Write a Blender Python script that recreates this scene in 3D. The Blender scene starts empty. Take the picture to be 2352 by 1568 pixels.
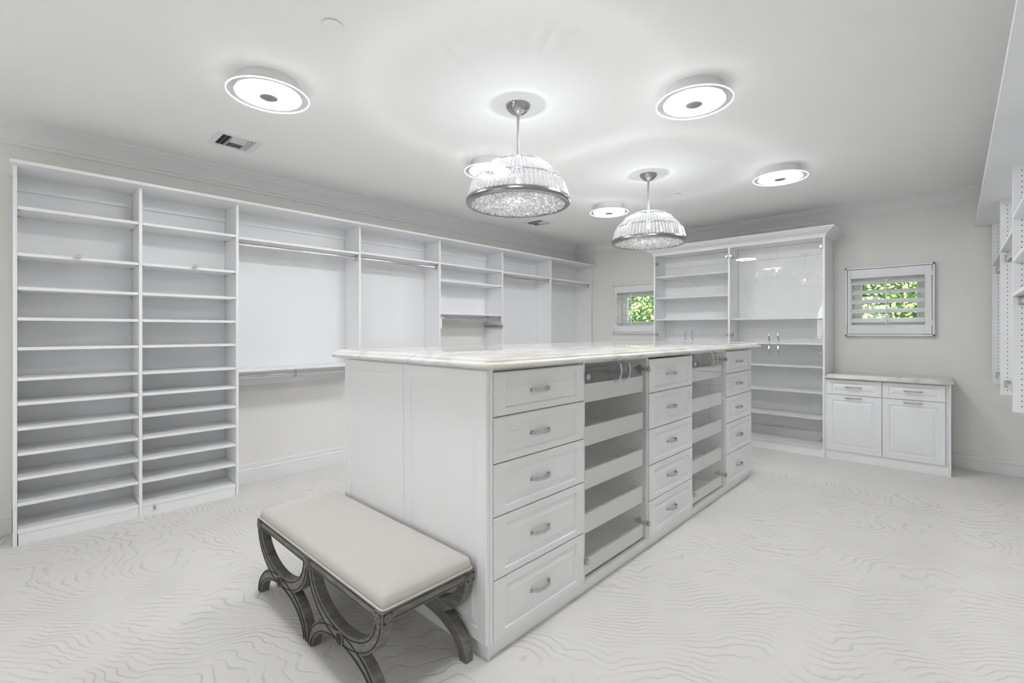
import bpy, bmesh, math, random
from mathutils import Vector, Matrix
random.seed(7)
PI = math.pi
C = bpy.context.scene.collection
S = bpy.context.scene

# ------------------------------------------------------------------ camera, world, exposure
H = 1.30
YAW = 0.7575
cd = bpy.data.cameras.new('camera')
cam = bpy.data.objects.new('camera', cd)
C.objects.link(cam)
cam.location = (0, 0, H)
cam.rotation_euler = (PI / 2, 0, YAW - PI / 2)
cd.sensor_width = 36.0
cd.sensor_fit = 'HORIZONTAL'
cd.lens = 1076.4 / 2352 * 36.0
cd.shift_y = -(784 - 760.3) / 2352
cd.clip_start = 0.02
S.camera = cam
S.view_settings.view_transform = 'Standard'
S.view_settings.look = 'None'
S.view_settings.gamma = 1.0
S.view_settings.use_curve_mapping = False
S.view_settings.exposure = 0.98
S.cycles.max_bounces = 10
S.cycles.diffuse_bounces = 6
S.cycles.glossy_bounces = 5
S.cycles.transparent_max_bounces = 16
S.cycles.use_adaptive_sampling = True
S.cycles.adaptive_threshold = 0.02
S.cycles.sample_clamp_indirect = 4.0
S.cycles.caustics_reflective = False
S.cycles.caustics_refractive = False
S.cycles.use_denoising = True

POWER_DISC = 30.0       # emission strength of the ceiling lamps' diffusers
POWER_BULB = 1300.0     # emission strength of the pendants' bulbs
SKY = 9.0
SUN = 6.0

w = bpy.data.worlds.new('sky')
S.world = w
w.use_nodes = True
nt = w.node_tree
bg = nt.nodes['Background']
skyt = nt.nodes.new('ShaderNodeTexSky')
skyt.sky_type = 'HOSEK_WILKIE'
skyt.turbidity = 3.0
skyt.ground_albedo = 0.4
skyt.sun_direction = Vector((-0.5, 0.3, 0.8)).normalized()
hz = nt.nodes.new('ShaderNodeHueSaturation')      # bright, hazy and nearly white sky
hz.inputs['Saturation'].default_value = .22
nt.links.new(skyt.outputs[0], hz.inputs['Color'])
nt.links.new(hz.outputs[0], bg.inputs[0])
bg.inputs[1].default_value = SKY

sl = bpy.data.lights.new('sun', 'SUN')
sl.energy = SUN
sl.angle = 0.01
sun = bpy.data.objects.new('sun', sl)
C.objects.link(sun)
sun.rotation_euler = (math.radians(28), math.radians(-38), 0)   # shines down towards +x, onto the hedge

# ------------------------------------------------------------------ materials
def mat(name, col, rough=0.5, metal=0.0, spec=0.5, **k):
    m = bpy.data.materials.new(name)
    m.use_nodes = True
    b = m.node_tree.nodes['Principled BSDF']
    b.inputs['Base Color'].default_value = (*col, 1)
    b.inputs['Roughness'].default_value = rough
    b.inputs['Metallic'].default_value = metal
    b.inputs['Specular IOR Level'].default_value = spec
    if 'emit' in k:
        b.inputs['Emission Color'].default_value = (*k.get('ecol', (1, 1, 1)), 1)
        b.inputs['Emission Strength'].default_value = k['emit']
    return m

def noise_tint(m, scale, lo, hi, obj=True, detail=3, bump=0.0, stretch=(1, 1, 1), bscale=None):
    """soft colour variation plus optional fine bump"""
    t = m.node_tree
    b = t.nodes['Principled BSDF']
    tc = t.nodes.new('ShaderNodeTexCoord')
    mp = t.nodes.new('ShaderNodeMapping')
    mp.inputs['Scale'].default_value = stretch
    t.links.new(tc.outputs['Object'], mp.inputs['Vector'])
    n = t.nodes.new('ShaderNodeTexNoise')
    n.inputs['Scale'].default_value = scale
    n.inputs['Detail'].default_value = detail
    t.links.new(mp.outputs[0], n.inputs['Vector'])
    r = t.nodes.new('ShaderNodeValToRGB')
    r.color_ramp.elements[0].position = 0.3
    r.color_ramp.elements[1].position = 0.7
    r.color_ramp.elements[0].color = (*lo, 1)
    r.color_ramp.elements[1].color = (*hi, 1)
    t.links.new(n.outputs['Fac'], r.inputs[0])
    t.links.new(r.outputs[0], b.inputs['Base Color'])
    if bump:
        n2 = t.nodes.new('ShaderNodeTexNoise')
        n2.inputs['Scale'].default_value = bscale or scale * 8
        t.links.new(mp.outputs[0], n2.inputs['Vector'])
        bp = t.nodes.new('ShaderNodeBump')
        bp.inputs['Strength'].default_value = bump
        bp.inputs['Distance'].default_value = 0.002
        t.links.new(n2.outputs['Fac'], bp.inputs['Height'])
        t.links.new(bp.outputs[0], b.inputs['Normal'])
    return m

M = {}
M['wall'] = noise_tint(mat('wall_paint', (.80, .79, .765), .75, spec=.25), 1.2, (.80, .79, .762), (.82, .81, .785), bump=.15, bscale=220)
M['ceiling'] = noise_tint(mat('ceiling_paint', (.8, .8, .8), .8, spec=.2), 1.0, (.89, .89, .885), (.91, .91, .905), bump=.12, bscale=160)
M['trim'] = mat('trim_paint', (.80, .80, .80), .4, spec=.4)
M['lam'] = noise_tint(mat('white_laminate', (.82, .825, .84), .36, spec=.4), 2.0, (.845, .847, .855), (.865, .867, .875))
M['door'] = mat('white_lacquer', (.83, .832, .838), .3, spec=.45)
M['tray'] = mat('tray_laminate', (.83, .835, .845), .4, spec=.4)
M['chrome'] = mat('chrome', (.72, .72, .73), .12, metal=1)
M['nickel'] = mat('brushed_nickel', (.52, .52, .52), .28, metal=1)
M['canopy'] = mat('dark_chrome', (.42, .42, .43), .07, metal=1)
M['rim'] = mat('dark_brushed_metal', (.30, .30, .30), .25, metal=1)
M['dark'] = mat('dark_hole', (.05, .05, .052), .8)
M['gap'] = mat('shadow_gap_board', (.10, .10, .10), .8)
M['shutter'] = mat('shutter_paint', (.84, .84, .85), .4, spec=.4)
M['lampwhite'] = mat('lamp_housing', (.72, .72, .72), .5)
M['button'] = mat('lamp_button', (.28, .28, .28), .4, metal=.5)
M['diffuser'] = mat('lit_diffuser', (.9, .9, .9), .5, emit=POWER_DISC, ecol=(.967, .985, 1.017))
M['edge'] = mat('lit_glass_edge', (.9, .9, .9), .4, emit=.9, ecol=(1, 1, 1))
M['duct'] = mat('duct_dark', (.03, .03, .03), .8)
M['filter'] = mat('vent_metal', (.66, .66, .67), .45)

def wood():
    m = mat('weathered_grey_wood', (.1, .095, .085), .5)
    return noise_tint(m, 14, (.105, .10, .088), (.215, .208, .188), detail=6, bump=.35, stretch=(1, 1, 6), bscale=60)
M['wood'] = wood()
M['wood_dark'] = mat('carved_wood_ground', (.045, .041, .036), .7)

def linen():
    m = mat('linen', (.60, .565, .53), .85, spec=.2)
    t = m.node_tree; b = t.nodes['Principled BSDF']
    tc = t.nodes.new('ShaderNodeTexCoord')
    w1 = t.nodes.new('ShaderNodeTexWave'); w1.inputs['Scale'].default_value = 260; w1.bands_direction = 'X'
    w2 = t.nodes.new('ShaderNodeTexWave'); w2.inputs['Scale'].default_value = 260; w2.bands_direction = 'Y'
    for q in (w1, w2):
        q.inputs['Distortion'].default_value = 2.0
        t.links.new(tc.outputs['Object'], q.inputs['Vector'])
    mx = t.nodes.new('ShaderNodeMath'); mx.operation = 'ADD'
    t.links.new(w1.outputs['Fac'], mx.inputs[0]); t.links.new(w2.outputs['Fac'], mx.inputs[1])
    bp = t.nodes.new('ShaderNodeBump'); bp.inputs['Strength'].default_value = .25; bp.inputs['Distance'].default_value = .001
    t.links.new(mx.outputs[0], bp.inputs['Height']); t.links.new(bp.outputs[0], b.inputs['Normal'])
    return m
M['linen'] = linen()

def marble():
    m = mat('polished_marble', (.8, .8, .79), .07, spec=.6)
    t = m.node_tree; b = t.nodes['Principled BSDF']
    tc = t.nodes.new('ShaderNodeTexCoord')
    mp = t.nodes.new('ShaderNodeMapping'); mp.inputs['Rotation'].default_value = (0, 0, .5); mp.inputs['Scale'].default_value = (1, 2.4, 2.0)
    t.links.new(tc.outputs['Object'], mp.inputs[0])
    n = t.nodes.new('ShaderNodeTexNoise'); n.inputs['Scale'].default_value = 2.2; n.inputs['Detail'].default_value = 8
    n.inputs['Roughness'].default_value = .65; n.inputs['Distortion'].default_value = 1.2
    t.links.new(mp.outputs[0], n.inputs[0])
    r = t.nodes.new('ShaderNodeValToRGB')
    e = r.color_ramp.elements
    e[0].position = .36; e[0].color = (.60, .545, .46, 1)
    e[1].position = .48; e[1].color = (.72, .70, .665, 1)
    a = e.new(.60); a.color = (.76, .755, .74, 1)
    a = e.new(.66); a.color = (.58, .59, .60, 1)
    a = e.new(.72); a.color = (.74, .74, .74, 1)
    t.links.new(n.outputs['Fac'], r.inputs[0]); t.links.new(r.outputs[0], b.inputs['Base Color'])
    return m
M['marble'] = marble()

def thin_glass(name, tint=(.97, .98, .98), refl=1.0):
    m = bpy.data.materials.new(name); m.use_nodes = True
    t = m.node_tree; t.nodes.clear()
    o = t.nodes.new('ShaderNodeOutputMaterial')
    tr = t.nodes.new('ShaderNodeBsdfTransparent'); tr.inputs[0].default_value = (*tint, 1)
    gl = t.nodes.new('ShaderNodeBsdfGlossy'); gl.inputs['Roughness'].default_value = .0
    gl.inputs[0].default_value = (refl, refl, refl, 1)
    fr = t.nodes.new('ShaderNodeFresnel')
    ge = t.nodes.new('ShaderNodeNewGeometry')      # the far face of a pane has the inverse index
    mi = t.nodes.new('ShaderNodeMapRange'); mi.inputs[3].default_value = 1.52; mi.inputs[4].default_value = 1 / 1.52
    t.links.new(ge.outputs['Backfacing'], mi.inputs[0]); t.links.new(mi.outputs[0], fr.inputs[0])
    mx = t.nodes.new('ShaderNodeMixShader')
    t.links.new(fr.outputs[0], mx.inputs[0]); t.links.new(tr.outputs[0], mx.inputs[1]); t.links.new(gl.outputs[0], mx.inputs[2])
    t.links.new(mx.outputs[0], o.inputs[0])
    return m
M['glass'] = thin_glass('clear_glass', (.985, .985, .98))
M['lampglass'] = thin_glass('lamp_glass', (.90, .905, .905))

def crystal(name, trans, rough, col=(.92, .92, .92), gloss=.45):
    m = bpy.data.materials.new(name); m.use_nodes = True
    t = m.node_tree; t.nodes.clear()
    o = t.nodes.new('ShaderNodeOutputMaterial')
    tr = t.nodes.new('ShaderNodeBsdfTransparent'); tr.inputs[0].default_value = (.86, .86, .87, 1)
    tl = t.nodes.new('ShaderNodeBsdfTranslucent'); tl.inputs[0].default_value = (*col, 1)
    gl = t.nodes.new('ShaderNodeBsdfGlossy'); gl.inputs['Roughness'].default_value = rough
    gl.inputs[0].default_value = (*col, 1)
    m1 = t.nodes.new('ShaderNodeMixShader'); m1.inputs[0].default_value = gloss
    t.links.new(tl.outputs[0], m1.inputs[1]); t.links.new(gl.outputs[0], m1.inputs[2])
    m2 = t.nodes.new('ShaderNodeMixShader'); m2.inputs[0].default_value = 1 - trans
    t.links.new(tr.outputs[0], m2.inputs[1]); t.links.new(m1.outputs[0], m2.inputs[2])
    t.links.new(m2.outputs[0], o.inputs[0])
    return m
M['prism'] = crystal('crystal_prism', .55, .05, gloss=.78)
M['chips'] = crystal('crushed_crystal', .3, .06, gloss=.88)

def carpet():
    m = mat('carved_carpet', (.68, .665, .635), .95, spec=.1)
    t = m.node_tree; b = t.nodes['Principled BSDF']; L = t.links.new
    tc = t.nodes.new('ShaderNodeTexCoord')
    # large swirling warp
    n1 = t.nodes.new('ShaderNodeTexNoise'); n1.inputs['Scale'].default_value = .9; n1.inputs['Detail'].default_value = 1
    L(tc.outputs['Object'], n1.inputs['Vector'])
    sub = t.nodes.new('ShaderNodeVectorMath'); sub.operation = 'SUBTRACT'; sub.inputs[1].default_value = (.5, .5, .5)
    L(n1.outputs['Color'], sub.inputs[0])
    sc = t.nodes.new('ShaderNodeVectorMath'); sc.operation = 'SCALE'; sc.inputs['Scale'].default_value = 1.7
    L(sub.outputs[0], sc.inputs[0])
    add = t.nodes.new('ShaderNodeVectorMath'); add.operation = 'ADD'
    L(tc.outputs['Object'], add.inputs[0]); L(sc.outputs[0], add.inputs[1])
    dot = t.nodes.new('ShaderNodeVectorMath'); dot.operation = 'DOT_PRODUCT'; dot.inputs[1].default_value = (.80 * 23, .60 * 23, 0)
    L(add.outputs[0], dot.inputs[0])
    n2 = t.nodes.new('ShaderNodeTexNoise'); n2.inputs['Scale'].default_value = 4.5; n2.inputs['Detail'].default_value = 2.0
    n2.inputs['Roughness'].default_value = .5
    L(tc.outputs['Object'], n2.inputs['Vector'])
    mu = t.nodes.new('ShaderNodeMath'); mu.operation = 'MULTIPLY_ADD'; mu.inputs[1].default_value = 4.5
    L(n2.outputs['Fac'], mu.inputs[0]); L(dot.outputs['Value'], mu.inputs[2])
    fr = t.nodes.new('ShaderNodeMath'); fr.operation = 'PINGPONG'; fr.inputs[1].default_value = .5
    L(mu.outputs[0], fr.inputs[0])
    rp = t.nodes.new('ShaderNodeValToRGB')
    rp.color_ramp.elements[0].position = .02; rp.color_ramp.elements[0].color = (0, 0, 0, 1)
    rp.color_ramp.elements[1].position = .15; rp.color_ramp.elements[1].color = (1, 1, 1, 1)
    L(fr.outputs[0], rp.inputs[0])
    # fade grooves in and out
    n4 = t.nodes.new('ShaderNodeTexNoise'); n4.inputs['Scale'].default_value = 5.0; n4.inputs['Detail'].default_value = 4
    L(tc.outputs['Object'], n4.inputs['Vector'])
    r4 = t.nodes.new('ShaderNodeMapRange'); r4.inputs[1].default_value = .36; r4.inputs[2].default_value = .6
    L(n4.outputs['Fac'], r4.inputs[0])
    mxg = t.nodes.new('ShaderNodeMix'); mxg.data_type = 'FLOAT'
    L(r4.outputs[0], mxg.inputs[0]); mxg.inputs[2].default_value = 1.0; L(rp.outputs[0], mxg.inputs[3])
    # pile grain
    n3 = t.nodes.new('ShaderNodeTexNoise'); n3.inputs['Scale'].default_value = 330; n3.inputs['Detail'].default_value = 2
    L(tc.outputs['Object'], n3.inputs['Vector'])
    cr = t.nodes.new('ShaderNodeMix'); cr.data_type = 'RGBA'
    cr.inputs[6].default_value = (.64, .62, .58, 1); cr.inputs[7].default_value = (.735, .72, .685, 1)
    L(mxg.outputs[0], cr.inputs[0])
    g = t.nodes.new('ShaderNodeMapRange'); g.inputs[1].default_value = .3; g.inputs[2].default_value = .7; g.inputs[3].default_value = .9; g.inputs[4].default_value = 1.06
    L(n3.outputs['Fac'], g.inputs[0])
    mm = t.nodes.new('ShaderNodeVectorMath'); mm.operation = 'SCALE'
    L(cr.outputs[2], mm.inputs[0]); L(g.outputs[0], mm.inputs['Scale'])
    L(mm.outputs[0], b.inputs['Base Color'])
    h = t.nodes.new('ShaderNodeMath'); h.operation = 'MULTIPLY_ADD'; h.inputs[1].default_value = .35
    L(n3.outputs['Fac'], h.inputs[0]); L(mxg.outputs[0], h.inputs[2])
    bp = t.nodes.new('ShaderNodeBump'); bp.inputs['Strength'].default_value = .5; bp.inputs['Distance'].default_value = .006
    L(h.outputs[0], bp.inputs['Height']); L(bp.outputs[0], b.inputs['Normal'])
    return m
M['carpet'] = carpet()
M['leaf'] = noise_tint(mat('leaf', (.3, .5, .1), .5), 3, (.34, .50, .09), (.64, .76, .25))
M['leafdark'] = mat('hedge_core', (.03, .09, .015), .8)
M['earth'] = noise_tint(mat('dry_hillside', (.4, .38, .33), .9), 2.5, (.30, .29, .25), (.52, .50, .45))

# ------------------------------------------------------------------ mesh helpers
def BM():
    return bmesh.new()

def box(bm, x0, x1, y0, y1, z0, z1, bev=0.0):
    vs = [bm.verts.new(p) for p in ((x0, y0, z0), (x1, y0, z0), (x1, y1, z0), (x0, y1, z0), (x0, y0, z1), (x1, y0, z1), (x1, y1, z1), (x0, y1, z1))]
    fs = [bm.faces.new([vs[i] for i in q]) for q in ((3, 2, 1, 0), (4, 5, 6, 7), (0, 1, 5, 4), (1, 2, 6, 5), (2, 3, 7, 6), (3, 0, 4, 7))]
    if bev:
        es = list({e for f in fs for e in f.edges})
        bmesh.ops.bevel(bm, geom=es, offset=bev, segments=1, affect='EDGES')
    return bm

def bx(x0, x1, y0, y1, z0, z1, bev=0.0):
    return box(BM(), x0, x1, y0, y1, z0, z1, bev)

def loft(bm, loops, close=True, cap0=True, cap1=True):
    """bridge equal-length point loops"""
    vl = [[bm.verts.new(p) for p in l] for l in loops]
    n = len(vl[0])
    for a, b in zip(vl[:-1], vl[1:]):
        for i in range(n if close else n - 1):
            j = (i + 1) % n
            bm.faces.new((a[i], a[j], b[j], b[i]))
    if cap0: bm.faces.new(list(reversed(vl[0])))
    if cap1: bm.faces.new(vl[-1])
    return vl

def lathe(bm, prof, cx, cy, seg=32, cap=True):
    loops = [[(cx + r * math.cos(2 * PI * i / seg), cy + r * math.sin(2 * PI * i / seg), z) for i in range(seg)] for r, z in prof]
    loft(bm, loops, True, cap, cap)

def cyl(bm, p0, p1, r, seg=12, r1=None):
    p0 = Vector(p0); p1 = Vector(p1); d = (p1 - p0).normalized()
    a = Vector((0, 0, 1)) if abs(d.z) < .9 else Vector((1, 0, 0))
    u = d.cross(a).normalized(); v = d.cross(u)
    r1 = r if r1 is None else r1
    loft(bm, [[p + (u * math.cos(2 * PI * i / seg) + v * math.sin(2 * PI * i / seg)) * rr for i in range(seg)] for p, rr in ((p0, r), (p1, r1))])

def extrude_profile(bm, prof, f0, f1):
    """prof: list of 2-D points; f0/f1 map a 2-D point to 3-D at either end"""
    loft(bm, [[f0(p) for p in prof], [f1(p) for p in prof]])

def finish(bm, smooth=False, angle=40):
    bmesh.ops.recalc_face_normals(bm, faces=bm.faces)

class Root:
    pass
ORG = {}

def obj(name, bm, m, parent=None, label=None, smooth=False, org=None):
    if parent is not None:
        org = ORG[parent.name]
    org = Vector(org) if org is not None else Vector((0, 0, 0))
    bmesh.ops.recalc_face_normals(bm, faces=bm.faces)
    me = bpy.data.meshes.new(name)
    for v in bm.verts: v.co -= org
    bm.to_mesh(me); bm.free()
    if smooth:
        for p in me.polygons: p.use_smooth = True
        if smooth is not True:
            me.set_sharp_from_angle(angle=math.radians(smooth))
    me.materials.append(m)
    o = bpy.data.objects.new(name, me)
    C.objects.link(o)
    if parent is not None: o.parent = parent
    else: o.location = org
    ORG[o.name] = org
    if label: o['label'] = label
    return o

def thing(name, label, cat, loc, group=None):
    o = bpy.data.objects.new(name, None); C.objects.link(o)
    o.empty_display_size = .1
    o.location = loc; o['label'] = label; o['category'] = cat
    if group: o['group'] = group
    ORG[o.name] = Vector(loc)
    return o

def tag(o, label, cat, group=None):
    o['label'] = label; o['category'] = cat
    if group: o['group'] = group
    return o

def struct(name, bm, m, parent=None, smooth=False):
    o = obj(name, bm, m, parent, smooth=smooth)
    if parent is None: o['kind'] = 'structure'
    return o

def stuff(o):
    o['kind'] = 'stuff'; return o

def copy_tree(o, parent=None):
    c = o.copy(); C.objects.link(c); c.parent = parent
    ORG[c.name] = ORG[o.name]
    for ch in list(o.children): copy_tree(ch, c)
    return c

# ------------------------------------------------------------------ room shell
XW, YL, YR, XB, ZC = 6.18, 4.425, -0.56, -2.2, 2.637
WT = .22
struct('floor', bx(XB - WT, XW + WT, YR - WT, YL + WT, -.1, 0), M['carpet'])
struct('ceiling', bx(XB - WT, XW + WT, YR - WT, YL + WT, ZC, ZC + .1), M['ceiling'])
struct('wall_left', bx(XB, XW + WT, YL, YL + WT, 0, ZC), M['wall'])
struct('wall_right', bx(XB, XW + WT, YR - WT, YR, 0, ZC), M['wall'])
# back wall with the two shuttered window openings
WIN2 = (.205, .815, 1.36, 1.865)
WIN1 = (3.055, 3.66, 1.375, 1.87)
def wall_with_holes(x0, x1, y0, y1, holes):
    b = BM()
    ys = [y0]
    for h in sorted(holes):
        box(b, x0, x1, ys[-1], h[0], 0, ZC)
        box(b, x0, x1, h[0], h[1], 0, h[2]); box(b, x0, x1, h[0], h[1], h[3], ZC)
        ys.append(h[1])
    box(b, x0, x1, ys[-1], y1, 0, ZC)
    return b
struct('wall_back', wall_with_holes(XW, XW + WT, YR, YL, [WIN2, WIN1]), M['wall'])
# wall behind the camera with an arched window
AY0, AY1, AZ0, AZS = 1.05, 2.55, .55, 1.60
b = BM()
box(b, XB - WT, XB, YR, AY0, 0, ZC); box(b, XB - WT, XB, AY1, YL, 0, ZC); box(b, XB - WT, XB, AY0, AY1, 0, AZ0)
AR = (AY1 - AY0) / 2; AM = (AY0 + AY1) / 2
arch = [(AY0 + AR * (1 - math.cos(PI * i / 16)), AZS + AR * math.sin(PI * i / 16)) for i in range(17)]
for (ya, za), (yb, zb) in zip(arch[:-1], arch[1:]):
    loft(b, [[(x, ya, za), (x, yb, zb), (x, yb, ZC), (x, ya, ZC)] for x in (XB - WT, XB)])
struct('wall_rear', b, M['wall'])
b = BM()
box(b, XB - .14, XB - .10, AY0, AY0 + .05, AZ0, AZS); box(b, XB - .14, XB - .10, AY1 - .05, AY1, AZ0, AZS)
box(b, XB - .14, XB - .10, AY0, AY1, AZ0, AZ0 + .05); box(b, XB - .14, XB - .10, AM - .015, AM + .015, AZ0, AZS + AR - .02)
box(b, XB - .14, XB - .10, AY0, AY1, AZS - .015, AZS + .015)
for (ya, za), (yb, zb) in zip(arch[:-1], arch[1:]):
    f = lambda y, z: (AM + (y - AM) * .93, AZS + (z - AZS) * .93)
    loft(b, [[(x, ya, za), (x, yb, zb), (x, *f(yb, zb)), (x, *f(ya, za))] for x in (XB - .14, XB - .10)])
w3 = struct('window_3', b, M['trim'])
b = BM()
pts = [(AY0, AZ0)] + arch + [(AY1, AZ0)]
loft(b, [[(x, y, z) for y, z in pts] for x in (XB - .122, XB - .118)])
obj('pane', b, M['glass'], w3)

# crown moulding
crown = [(0, .135), (.014, .135), (.014, .112), (.022, .108), (.028, .094), (.040, .076), (.056, .058), (.074, .044), (.090, .036), (.094, .026), (.106, .026), (.112, .018), (.126, .014), (.126, 0), (0, 0)]
def run(name, prof, side, a, b0, z0, sgn, smooth=35):
    b = BM()
    if side == 'left': f = lambda t: (lambda p: (t, YL - p[0], z0 + sgn * p[1]))
    if side == 'right': f = lambda t: (lambda p: (t, YR + p[0], z0 + sgn * p[1]))
    if side == 'back': f = lambda t: (lambda p: (XW - p[0], t, z0 + sgn * p[1]))
    if side == 'rear': f = lambda t: (lambda p: (XB + p[0], t, z0 + sgn * p[1]))
    extrude_profile(b, prof, f(a), f(b0))
    return struct(name, b, M['trim'], smooth=smooth)
run('trim_1', crown, 'left', XB, XW, ZC, -1)
run('trim_2', crown, 'back', YR, YL, ZC, -1)
run('trim_3', crown, 'right', XB, XW, ZC, -1)
run('trim_4', crown, 'rear', YR, YL, ZC, -1)
base = [(0, 0), (.020, 0), (.020, .078), (.017, .081), (.020, .085), (.017, .089), (.020, .093), (.016, .097), (.018, .108), (.010, .124), (.013, .130), (.013, .138), (.006, .142), (.008, .150), (.003, .157), (0, .157)]
for nm, side, a, b0 in (('baseboard_left_near', 'left', XB, -.02), ('baseboard_left_far', 'left', 1.212, XW), ('baseboard_back', 'back', YR, .035),
                        ('baseboard_back_far', 'back', 2.87, YL), ('baseboard_right', 'right', XB, XW), ('baseboard_rear', 'rear', YR, YL)):
    run(nm, base, side, a, b0, 0, 1)

# ------------------------------------------------------------------ windows with plantation shutters
def window(n, y0, y1, z0, z1, hole, tilt, rod_y, sl, sr, nl=5):
    hy0, hy1, hz0, hz1 = hole
    b = BM()
    # outer L-frame on the wall face
    t = .018
    for q in ((y0, y1, z1 - t, z1), (y0, y1, z0, z0 + t), (y0, y0 + t, z0, z1), (y1 - t, y1, z0, z1)):
        box(b, XW - .05, XW, *q, bev=.002)
    win = struct('window_%d' % n, b, M['shutter'])
    g = .004
    a0, a1, c0, c1 = y0 + t + g, y1 - t - g, z0 + t + g, z1 - t - g
    def st(yy0, yy1, zz0, zz1, nm='stile'):
        obj(nm, bx(XW - .045, XW - .015, yy0, yy1, zz0, zz1, .0025), M['shutter'], win)
    st(a1 - sl, a1, c0, c1); st(a0, a0 + sr, c0, c1)
    rt, rb = c1 - hz1 + .006, hz0 - c0 + .004
    st(a0 + sr, a1 - sl, c1 - rt, c1, 'rail'); st(a0 + sr, a1 - sl, c0, c0 + rb, 'rail')
    # louvres
    Z0, Z1 = c0 + rb, c1 - rt
    p = (Z1 - Z0) / nl
    for i in range(nl):
        z = Z0 + p * (i + .5)
        lb = BM(); loops = []
        prof = [(.046 * math.cos(2 * PI * k / 14), .0055 * math.sin(2 * PI * k / 14)) for k in range(14)]
        for yy in (a0 + sr + .003, a1 - sl - .003):
            loops.append([(XW - .03 + u * math.cos(tilt) + v * math.sin(tilt), yy, z - u * math.sin(tilt) + v * math.cos(tilt)) for u, v in prof])
        loft(lb, loops)
        obj('louvre', lb, M['shutter'], win, smooth=50)
    obj('tilt_rod', bx(XW - .092, XW - .080, rod_y - .006, rod_y + .006, Z0 + .01, Z1 - .02, .002), M['shutter'], win)
    hb = BM()
    for zz in (z0 + .1, z1 - .13):
        box(hb, XW - .056, XW - .045, a0 - .008, a0 + .008, zz, zz + .055, .002)
    obj('hinge', hb, M['shutter'], win)
    # reveal lining, sash and glass
    gx = XW + .13
    sb = BM()
    sw = .075
    lo, hi = hy0, hy1
    for q in ((lo, lo + sw, hz0, hz1), (hi - sw, hi, hz0, hz1), (lo + sw, hi - sw, hz1 - .06, hz1), (lo + sw, hi - sw, hz0, hz0 + .06)):
        box(sb, gx, gx + .05, *q, bev=.004)
    obj('window_frame', sb, M['shutter'], win)
    sb = BM()
    for q in ((lo + sw - .015, lo + sw + .004, hz0 + .045, hz1 - .045), (hi - sw - .004, hi - sw + .015, hz0 + .045, hz1 - .045),
              (lo + sw, hi - sw, hz1 - .064, hz1 - .045), (lo + sw, hi - sw, hz0 + .045, hz0 + .064)):
        box(sb, gx - .012, gx, *q, bev=.003)
    obj('glazing_bead', sb, M['shutter'], win)
    obj('pane', bx(gx + .02, gx + .026, lo + sw, hi - sw, hz0 + .06, hz1 - .06), M['glass'], win)
    return win
window(1, 3.0, 3.72, 1.265, 1.985, WIN1, 0.0, 3.40, .035, .05)
window(2, .143, .862, 1.250, 1.972, WIN2, -math.radians(30), .512, .028, .052)

# ------------------------------------------------------------------ outdoors: ground, hillside and hedge
struct('ground', bx(XW + WT, 30, -14, 22, -.4, -.3), M['earth'])
b = BM()
N = 24
grid = [[b.verts.new((12 + 12 * i / N, -14 + 36 * j / N, -.3 + 4.6 * (i / N) ** .8 + .5 * math.sin(j * 1.3 + i) * (i / N))) for j in range(N + 1)] for i in range(N + 1)]
for i in range(N):
    for j in range(N): b.faces.new((grid[i][j], grid[i + 1][j], grid[i + 1][j + 1], grid[i][j + 1]))
hill = obj('hillside', b, M['earth'], smooth=True); hill['kind'] = 'structure'
hd = thing('hedge', 'bright green leafy hedge outside the two shuttered windows', 'hedge', (8.6, 3.0, -.3))
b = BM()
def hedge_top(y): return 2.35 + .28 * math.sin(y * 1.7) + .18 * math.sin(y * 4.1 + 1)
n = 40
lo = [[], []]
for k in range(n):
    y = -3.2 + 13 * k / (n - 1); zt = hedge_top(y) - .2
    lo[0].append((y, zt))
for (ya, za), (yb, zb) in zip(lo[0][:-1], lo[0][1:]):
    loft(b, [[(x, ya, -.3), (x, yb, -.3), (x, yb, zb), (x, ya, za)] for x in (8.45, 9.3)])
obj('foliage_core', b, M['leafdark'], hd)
b = BM()
for k in range(15000):
    y = random.uniform(-3.2, 9.8); z = random.uniform(.6, hedge_top(y))
    x = random.gauss(8.36 + .16 * math.sin(y * 5 + z * 3) * math.sin(z * 6), .07)
    s = random.uniform(.018, .034)
    e = Vector((random.gauss(-1, .55), random.gauss(0, .6), random.gauss(.5, .6))).normalized()
    u = e.orthogonal().normalized(); u.rotate(Matrix.Rotation(random.uniform(0, 6.28), 3, e)); v = e.cross(u)
    c = Vector((x, y, z))
    b.faces.new([b.verts.new(q) for q in (c - u * s * 1.3, c - v * s * .6 + e * s * .1, c + u * s * 1.3, c + v * s * .6 + e * s * .1)])
stuff(obj('leaves', b, M['leaf'], hd))

# ------------------------------------------------------------------ shared furniture pieces
def raised(bm, x0, x1, z0, z1, yf, th=.019, fh=.062, fv=.030, bev=.026, axis='y-', lat0=None):
    """a raised-panel front.  axis 'y-': faces -y at y=yf, spans x0..x1.  axis 'x-': faces -x at x=yf, spans y = x0..x1"""
    st = [(0, 0, th), (0, 0, .004), (.004, .004, .0), (fh, fv, .0), (fh + .004, fv + .004, .0065), (fh + .008, fv + .008, .0065), (fh + .008 + bev, fv + .008 + bev, .0012), (fh + .010 + bev, fv + .010 + bev, .0)]
    loops = []
    for ix, iz, d in st:
        q = [(x0 + ix, z0 + iz), (x1 - ix, z0 + iz), (x1 - ix, z1 - iz), (x0 + ix, z1 - iz)]
        if axis == 'y-': loops.append([(a, yf + d, c) for a, c in q])
        else: loops.append([(yf + d, a, c) for a, c in q])
    loft(bm, loops)

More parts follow.
